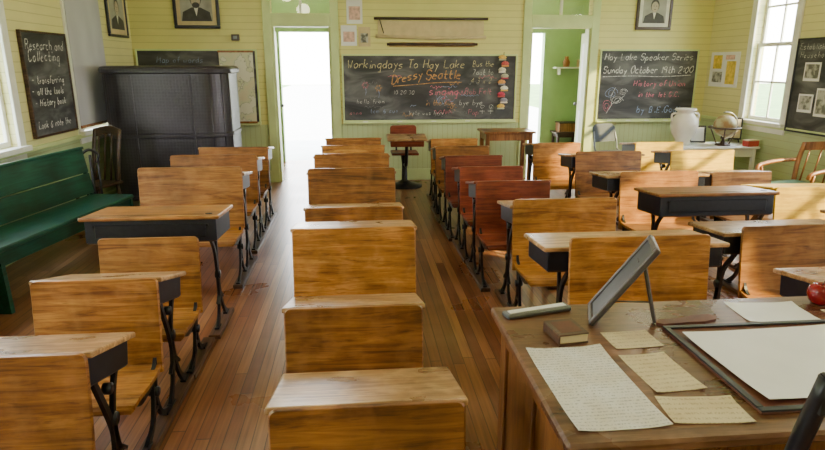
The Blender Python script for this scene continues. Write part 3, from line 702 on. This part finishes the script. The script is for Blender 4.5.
# slate on easel stand
b=MB(); Mx=Matrix.Rotation(rad(-34),4,'X'); sw=.088
b.box((0,0,.165),(2*sw,.010,.33),BLACK,.003,M=Mx); b.box((0,-.0065,.165),(2*sw-.03,.002,.30),SLATE_D,0,M=Mx)
FRM=plain('slate_frame_wood',(.09,.075,.07),.4,0,.2,30)
for A,B in (((-sw,.006,0),(-sw+.016,-.014,.33)),((sw-.016,.006,0),(sw,-.014,.33)),((-sw+.016,.006,0),(sw-.016,-.014,.018)),((-sw+.016,.006,.312),(sw-.016,-.014,.33))): b.box2(A,B,FRM,.003,M=Mx)
b.box2((-.02,.132,.19),(.02,.15,.215),FRM,.002)
b.box((0,.178,.106),(.035,.012,.215),FRM,.003,rot=(rad(14),0,0))
b.tube([(0,.05,.06),(0,.19,.07)],.003,GREYMET,6)
b.build('slate_on_easel',(.785,1.85,ZD+.004),rad(-110))
b=MB(); pr=[(.001,.012),(.012,.004),(.024,.002),(.036,.014),(.044,.036),(.043,.056),(.034,.072),(.02,.077),(.008,.070),(.001,.064)]
APP=plain('apple_skin',(.26,.010,.014),.22,0,.45,14); b.lathe(pr,APP,20); b.tube([(0,0,.062),(.003,0,.075),(.009,0,.09)],.002,W_DARK,6); b.build('apple',(1.655,1.89,ZD-.001))

# ------------------------------------------------------------------ chairs
def chair(name,loc,rz,mat,sw=.42,sd=.42,sh=.45,bh=.9,arms=False,cushion=None,splats=4,lt=.018):
    b=MB(); b.box((0,0,sh-.015),(sw,sd,.03),mat,.01,seg=2)
    if cushion: b.box((0,0,sh+.02),(sw-.05,sd-.05,.04),cushion,.015,seg=2)
    for sx in (-1,1):
        b.tube([(sx*(sw/2-.04),-sd/2+.05,sh-.02),(sx*(sw/2-.01),-sd/2+.02,0)],[lt,lt*.8],mat)
        b.tube([(sx*(sw/2-.04),sd/2-.05,sh-.02),(sx*(sw/2-.01),sd/2,0)],[lt,lt*.8],mat)
        b.tube(catmull([(sx*(sw/2-.03),sd/2-.03,sh-.01),(sx*(sw/2-.02),sd/2,(sh+bh)/2),(sx*(sw/2-.02),sd/2+.06,bh-.02)]),lt,mat)
        b.tube([(sx*(sw/2-.025),-sd/2+.04,sh*.45),(sx*(sw/2-.025),sd/2-.03,sh*.45)],lt*.6,mat)
        if arms:
            b.tube(catmull([(sx*(sw/2),sd/2+.01,sh+.24),(sx*(sw/2+.03),0,sh+.23),(sx*(sw/2+.02),-sd/2+.02,sh+.2),(sx*(sw/2+.01),-sd/2-.01,sh+.15)]),.02,mat)
            b.tube([(sx*(sw/2+.02),-sd/2+.05,sh+.2),(sx*(sw/2-.02),-sd/2+.06,sh-.02)],.014,mat)
    b.tube([(-(sw/2-.03),-sd/2+.04,sh*.35),((sw/2-.03),-sd/2+.04,sh*.35)],lt*.6,mat)
    pts=catmull([(-(sw/2-.01),sd/2+.055,bh-.04),(0,sd/2+.085,bh-.01),((sw/2-.01),sd/2+.055,bh-.04)],6)
    vs=[];fs=[]
    for p in pts: vs+=[(p.x,p.y-.01,p.z-.06),(p.x,p.y+.01,p.z-.06),(p.x,p.y+.01,p.z+.025),(p.x,p.y-.01,p.z+.025)]
    m=len(pts)
    for i in range(m-1):
        for k in range(4): fs.append([i*4+k,i*4+(k+1)%4,(i+1)*4+(k+1)%4,(i+1)*4+k])
    fs+= [[0,1,2,3],[(m-1)*4+k for k in range(4)]]; b.add(vs,fs,mat)
    for i in range(splats):
        x=(i-(splats-1)/2)*(sw*.68/max(1,splats-1)); b.tube([(x,sd/2-.02,sh),(x,sd/2+.03,(sh+bh)/2),(x,sd/2+.07,bh-.05)],.009,mat,6)
    return b.build(name,loc,rz)
chair('teacher_chair',(1.135,1.225,0),rad(180),BLACK,.46,.34,.46,1.015,splats=5,lt=.02)
chair('wooden_armchair',(4.3,5.42,0),rad(-75),W_BROWN,.52,.5,.42,.85,arms=True,cushion=DKCLOTH,lt=.024)
chair('wooden_chair',(-2.62,6.2,0),rad(-20),W_DARK,.34,.34,.45,.98)
b=MB()
for sx in (-1,1):
    b.tube(catmull([(sx*.2,-.2,0),(sx*.19,-.17,.25),(sx*.18,-.12,.44),(sx*.18,.16,.46),(sx*.18,.22,.6),(sx*.17,.26,.72)]),.012,GREYMET); b.tube([(sx*.18,.14,.45),(sx*.2,.24,0)],.012,GREYMET)
b.box((0,.0,.46),(.38,.38,.02),GREYMET,.01,seg=2)
GREYP=plain('grey_painted_steel',(.05,.065,.08),.7,0,.15)
b.panel(.38,.58,.82,lambda z:.22+(z-.58)*.25,.012,GREYP,cr=.09)
b.build('metal_chair',(3.42,7.72,0),rad(15))
b=MB(); b.lathe([(.001,.0),(.24,0),(.24,.015),(.1,.05),(.04,.09),(.035,.3),(.05,.42),(.12,.44),(.001,.44)],IRON,20)
b.box((0,0,.455),(.36,.36,.03),W_RED,.012,seg=2); b.panel(.36,.58,.80,lambda z:.2,.02,W_RED,cr=.04)
b.tube([(-.1,.12,.44),(-.1,.21,.62)],.012,IRON); b.tube([(.1,.12,.44),(.1,.21,.62)],.012,IRON)
b.tube(catmull([(0,-.05,.3),(.0,-.3,.35),(.0,-.36,.66)]),.022,IRON); b.box((0,-.36,.70),(.5,.34,.025),W_TOP,.008,rot=(rad(6),0,0)); b.box((0,-.36,.645),(.42,.28,.07),W_RED,.005,rot=(rad(6),0,0))
b.build('pedestal_desk_with_seat',(.62,8.0,0))
def table(name,x0,x1,y0,y1,z,mat,leg=.05,apron=.09,shelf=None):
    b=MB(); b.box2((x0,y0,z-.028),(x1,y1,z),mat,.006)
    for x in (x0+.03,x1-.03-leg):
        for y in (y0+.03,y1-.03-leg): b.box2((x,y,0),(x+leg,y+leg,z-.028),mat,.004)
    b.box2((x0+.05,y0+.035,z-.028-apron),(x1-.05,y0+.055,z-.028),mat,.002); b.box2((x0+.05,y1-.055,z-.028-apron),(x1-.05,y1-.035,z-.028),mat,.002)
    for x in (x0+.035,x1-.055): b.box2((x,y0+.05,z-.028-apron),(x+.02,y1-.05,z-.028),mat,.002)
    if shelf: b.box2((x0+.04,y0+.04,shelf),(x1-.04,y1-.04,shelf+.02),mat,.003)
    return b.build(name)
table('wooden_table',1.62,2.3,7.62,8.1,.76,W_BROWN)
table('low_display_table',3.88,4.93,6.95,7.5,.62,WHITE_P,.045,.1,.2)
b=MB(); b.lathe([(.001,0),(.09,0),(.1,.02),(.085,.05),(.14,.14),(.165,.24),(.155,.32),(.10,.38),(.095,.41),(.13,.43),(.12,.45),(.085,.42),(.08,.38),(.001,.30)],CERAM,28)
for s_ in (-1,1): b.tube(catmull([(s_*.10,0,.39),(s_*.17,0,.38),(s_*.17,0,.31),(s_*.15,0,.28)]),.012,CERAM)
b.build('ceramic_urn',(4.08,7.25,.62))
b=MB(); GL=photom('globe_map',(.30,.17,.06),(.42,.38,.2),11)
b.lathe([(.001,0),(.09,0),(.09,.012),(.03,.03),(.018,.06),(.018,.1),(.001,.1)],W_DARK,18); b.ball((0,0,.245),.135,GL,3)
b.tube([(.165*math.cos(a),.0,.245+.165*math.sin(a)) for a in [rad(-100+q*12) for q in range(18)]],.007,GREYMET,6)
b.tube([(.185*math.cos(rad(q*15)),.185*math.sin(rad(q*15)),.22) for q in range(25)],.012,W_DARK,6)
for q in range(3): b.tube([(.185*math.cos(rad(q*120)),.185*math.sin(rad(q*120)),.22),(.08*math.cos(rad(q*120)),.08*math.sin(rad(q*120)),.01)],.009,W_DARK,6)
b.build('desk_globe',(4.55,7.14,.62))
b=MB(); b.box((0,0,.113),(.2,.012,.22),BLACK,.003,rot=(rad(-12),0,0)); b.box((0,-.009,.113),(.15,.003,.17),PAPER,0,rot=(rad(-12),0,0)); b.tube([(0,.02,.15),(0,.09,.006)],.006,BLACK,6); b.build('tabletop_frame',(4.34,7.37,.622),rad(-15))
b=MB(); b.box((0,0,.18),(.24,.012,.28),BLACK,.003,rot=(rad(-12),0,0)); b.box((0,-.009,.18),(.2,.003,.24),PAPER_T,0,rot=(rad(-12),0,0))
b.tube([(-.08,.0,.06),(-.1,-.03,0.008)],.008,BLACK,6); b.tube([(.08,.0,.06),(.1,-.03,0.008)],.008,BLACK,6); b.tube([(0,.03,.2),(0,.12,.008)],.008,BLACK,6); b.build('tabletop_frame',(4.80,7.38,.622),rad(-25))
b=MB(); b.box((0,0,.035),(.16,.1,.07),plain('box_red',(.5,.06,.04),.5),.004); b.box((0,0,.075),(.168,.108,.012),PAPER_T,.003); b.build('small_box',(4.84,7.02,.62),rad(10))

# ------------------------------------------------------------------ bench
b=MB(); Lb=2.3
b.box2((0,-.0,.42),(.40,Lb,.455),BENCHG,.008)
Mb=Matrix.Translation((.03,0,.45))@Matrix.Rotation(rad(-9),4,'Y')
b.box2((-.02,0,.02),(.005,Lb,.2),BENCHG,.004,M=Mb); b.box2((-.02,0,.21),(.005,Lb,.42),BENCHG,.004,M=Mb); b.box2((-.035,-.005,.415),(.02,Lb+.005,.44),BENCHG,.006,M=Mb)
b.box2((.35,.02,.32),(.375,Lb-.02,.42),BENCHG,.003)
for yy in (.0,.62,Lb-.04):
    pts=[(.0,0),(.12,0),(.16,.07),(.2,.10),(.25,.07),(.29,0),(.40,0),(.385,.42),(.02,.42),(-.0,.42)]
    n=len(pts); vs=[(p[0],yy,p[1]) for p in pts]+[(p[0],yy+.035,p[1]) for p in pts]
    b.add(vs,[list(range(n)),[n+i for i in range(n)][::-1]]+[[i,(i+1)%n,n+(i+1)%n,n+i] for i in range(n)],BENCHG)
    b.box2((-.03,yy+.002,.0),(.0,yy+.033,.42),BENCHG,.003,M=Mb)
b.build('bench',(-2.80,3.36,0),rad(-9))
# stove jacket: solid rounded sheet-metal enclosure with seams, bands and a lid
b=MB()
def rr_outline(cx,cy,hx,hy,r,n=10):
    pts=[]
    for (sx,sy,a0) in ((1,-1,-90),(1,1,0),(-1,1,90),(-1,-1,180)):
        for k in range(n+1):
            a=rad(a0+90*k/n); pts.append((cx+sx*(hx-r)+r*math.cos(a),cy+sy*(hy-r)+r*math.sin(a)))
    return pts
scx,scy,shx,shy=-2.075,7.22,.675,.45
def ring(off,z): return [(x,y,z) for x,y in rr_outline(scx,scy,shx+off,shy+off,.26+off)]
prof=[(.0,.13),(.02,.14),(.02,.18),(.0,.19),(.0,.82),(.012,.83),(.012,.86),(.0,.87),(.0,1.50),(.025,1.51),(.03,1.55),(.01,1.575),(-.03,1.585)]
vs=[];fs=[];rn=None
for off,z in prof:
    r_=ring(off,z); rn=len(r_); vs+=r_
for i in range(len(prof)-1):
    for k in range(rn): fs.append([i*rn+k,i*rn+(k+1)%rn,(i+1)*rn+(k+1)%rn,(i+1)*rn+k])
fs.append([(len(prof)-1)*rn+k for k in range(rn)]); fs.append(list(range(rn))[::-1])
b.add(vs,fs,EMB)
for x in (-2.38,-1.77):
    b.box((x,scy-shy-.004,.84),(.025,.012,1.3),EMB,.004)
    for q in range(12): b.ball((x,scy-shy-.011,.25+q*.11),.006,IRON,1)
for a in (20,50,75):
    x=scx+shx-.26+.26*math.sin(rad(a)); y=scy-shy+.26-.26*math.cos(rad(a)); b.tube([(x,y,.2),(x,y,1.5)],.008,EMB)
for sx in (-1,1):
    for sy in (-1,1): b.tube([(scx+sx*(shx-.15),scy+sy*(shy-.12),.15),(scx+sx*(shx-.12),scy+sy*(shy-.1),0)],[.03,.022],IRON)
b.build('stove_jacket')
b=MB(); b.lathe([(.001,0),(.09,0),(.085,.015),(.02,.03),(.001,.03)],IRON,14); b.tube([(0,0,.02),(0,0,.78)],.012,IRON)
b.tube(catmull([(-.05,0,.7),(-.07,0,.78),(0,0,.83),(.07,0,.78),(.05,0,.7)]),.012,IRON); b.tube([(-.06,0,.74),(-.06,0,.15)],.009,IRON); b.box((-.06,0,.13),(.07,.02,.12),IRON,.006); b.tube([(.06,0,.74),(.06,0,.1)],.009,IRON)
b.build('fireplace_tool_set',(-2.50,5.84,0),rad(25))

# ------------------------------------------------------------------ entry furniture
b=MB(); b.box2((3.3,10.02,1.53),(3.95,10.198,1.555),WHITE_P,.003)
for x in (3.38,3.85): b.box2((x,10.06,1.43),(x+.02,10.198,1.53),WHITE_P,.003)
b.build('wall_shelf')
b=MB(); b.lathe([(.001,0),(.05,0),(.06,.08),(.03,.14),(.035,.17),(.001,.17)],W_BROWN,14); b.build('small_jug',(3.5,10.1,1.556))
b=MB(); b.box((0,0,.06),(.12,.08,.12),PAPER_T,.004); b.box((0,-.042,.06),(.09,.004,.08),LEATHER,0); b.build('small_tin',(3.75,10.1,1.556))
table('small_stand',3.3,3.75,9.8,10.15,.5,W_DARK,.04,.06,.2)
b=MB(); b.box((0,0,.07),(.3,.22,.14),W_BROWN,.005); b.box((0,0,.15),(.32,.24,.02),W_DARK,.004); b.build('wooden_crate',(3.52,9.97,.501))

# ------------------------------------------------------------------ outside
GR=plain('grass',(.16,.3,.07),.9,0,.3,2)
b=MB(); b.box2((-45,-45,-.35),(50,60,-.3),GR,0); b.build('ground_lawn')
CON=plain('concrete',(.72,.70,.64),.8,0,.06,3)
b=MB(); b.box2((-2.2,10.4,-.3),(4.4,13.5,-.03),CON,.01); b.build('porch_slab')
b=MB(); b.box2((-6,13.6,-.3),(8,58,-.27),CON,0); b.build('gravel_yard')
LEAF=plain('foliage',(.28,.42,.14),.8,0,.5,4); BARK=plain('bark',(.15,.1,.07),.9,0,.3,10,.4)
for (x,y,h,r) in ((-9,6,4.2,2.0),(-10,11,4.5,2.0),(12,9,4,2.0),(14.5,14,4.6,2.4),(-10,1,4.5,2.2)):
    b=MB(); b.tube([(0,0,-.3),(.1,0,h*.5),(0,.1,h)],[.22,.12],BARK)
    for q in range(11):
        a=random.random()*6.28; rr=random.random()*r*.75
        b.ball((rr*math.cos(a),rr*math.sin(a),h*.55+random.random()*r*1.1),r*(.35+random.random()*.25),LEAF,3,(1,1,.85),.16)
    b.build('tree',(x,y,0))

# ------------------------------------------------------------------ lighting
w=bpy.data.worlds.new('sky'); bpy.context.scene.world=w; w.use_nodes=True; nt=w.node_tree
bg=nt.nodes['Background']; tc=N(nt,'ShaderNodeTexCoord'); sp=N(nt,'ShaderNodeSeparateXYZ'); L(nt,tc.outputs['Generated'],sp.inputs[0])
r=ramp(nt,sp.outputs['Z'],[(0,(1,.98,.92)),(.3,(.95,.96,1)),(1,(.62,.76,1))]); L(nt,r.outputs[0],bg.inputs[0]); bg.inputs[1].default_value=19
s=bpy.data.lights.new('sun','SUN'); s.energy=22; s.angle=rad(1.2); s.color=(1,.78,.34)
o=bpy.data.objects.new('sun',s); o.rotation_euler=Vector((-1.7,1.05,-1.15)).to_track_quat('-Z','Y').to_euler(); COL.objects.link(o)
FILL_GLOW=emis('fill_globe_glow',(1,.86,.58),20)
for (x,y,zc) in ((-1.2,2.0,3.3),(2.9,2.0,3.3),(-1.2,5.6,3.3),(2.9,5.6,3.3),(.8,3.8,3.3),(.8,-.3,3.3),(-1.0,9.4,3.3),(3.0,9.4,3.3)):  # added globes out of view, fill light for the room and entry
    b=MB(); b.lathe([(.001,-.02),(.07,-.02),(.07,0),(.001,0)],GREYMET,16); b.tube([(0,0,-.35),(0,0,-.01)],.01,GREYMET)
    b.ball((0,0,-.48),.15,FILL_GLOW,3); b.lathe([(.001,-.36),(.06,-.37),(.06,-.34),(.001,-.33)],GREYMET,16); b.build('fill_light_globe',(x,y,zc))

# ------------------------------------------------------------------ camera
cd=bpy.data.cameras.new('camera'); cd.sensor_width=36; cd.lens=26.18; cd.clip_start=.02
co=bpy.data.objects.new('camera',cd); co.location=(0,0,1.6); co.rotation_euler=(rad(75),0,rad(-5.2)); COL.objects.link(co)
bpy.context.scene.camera=co
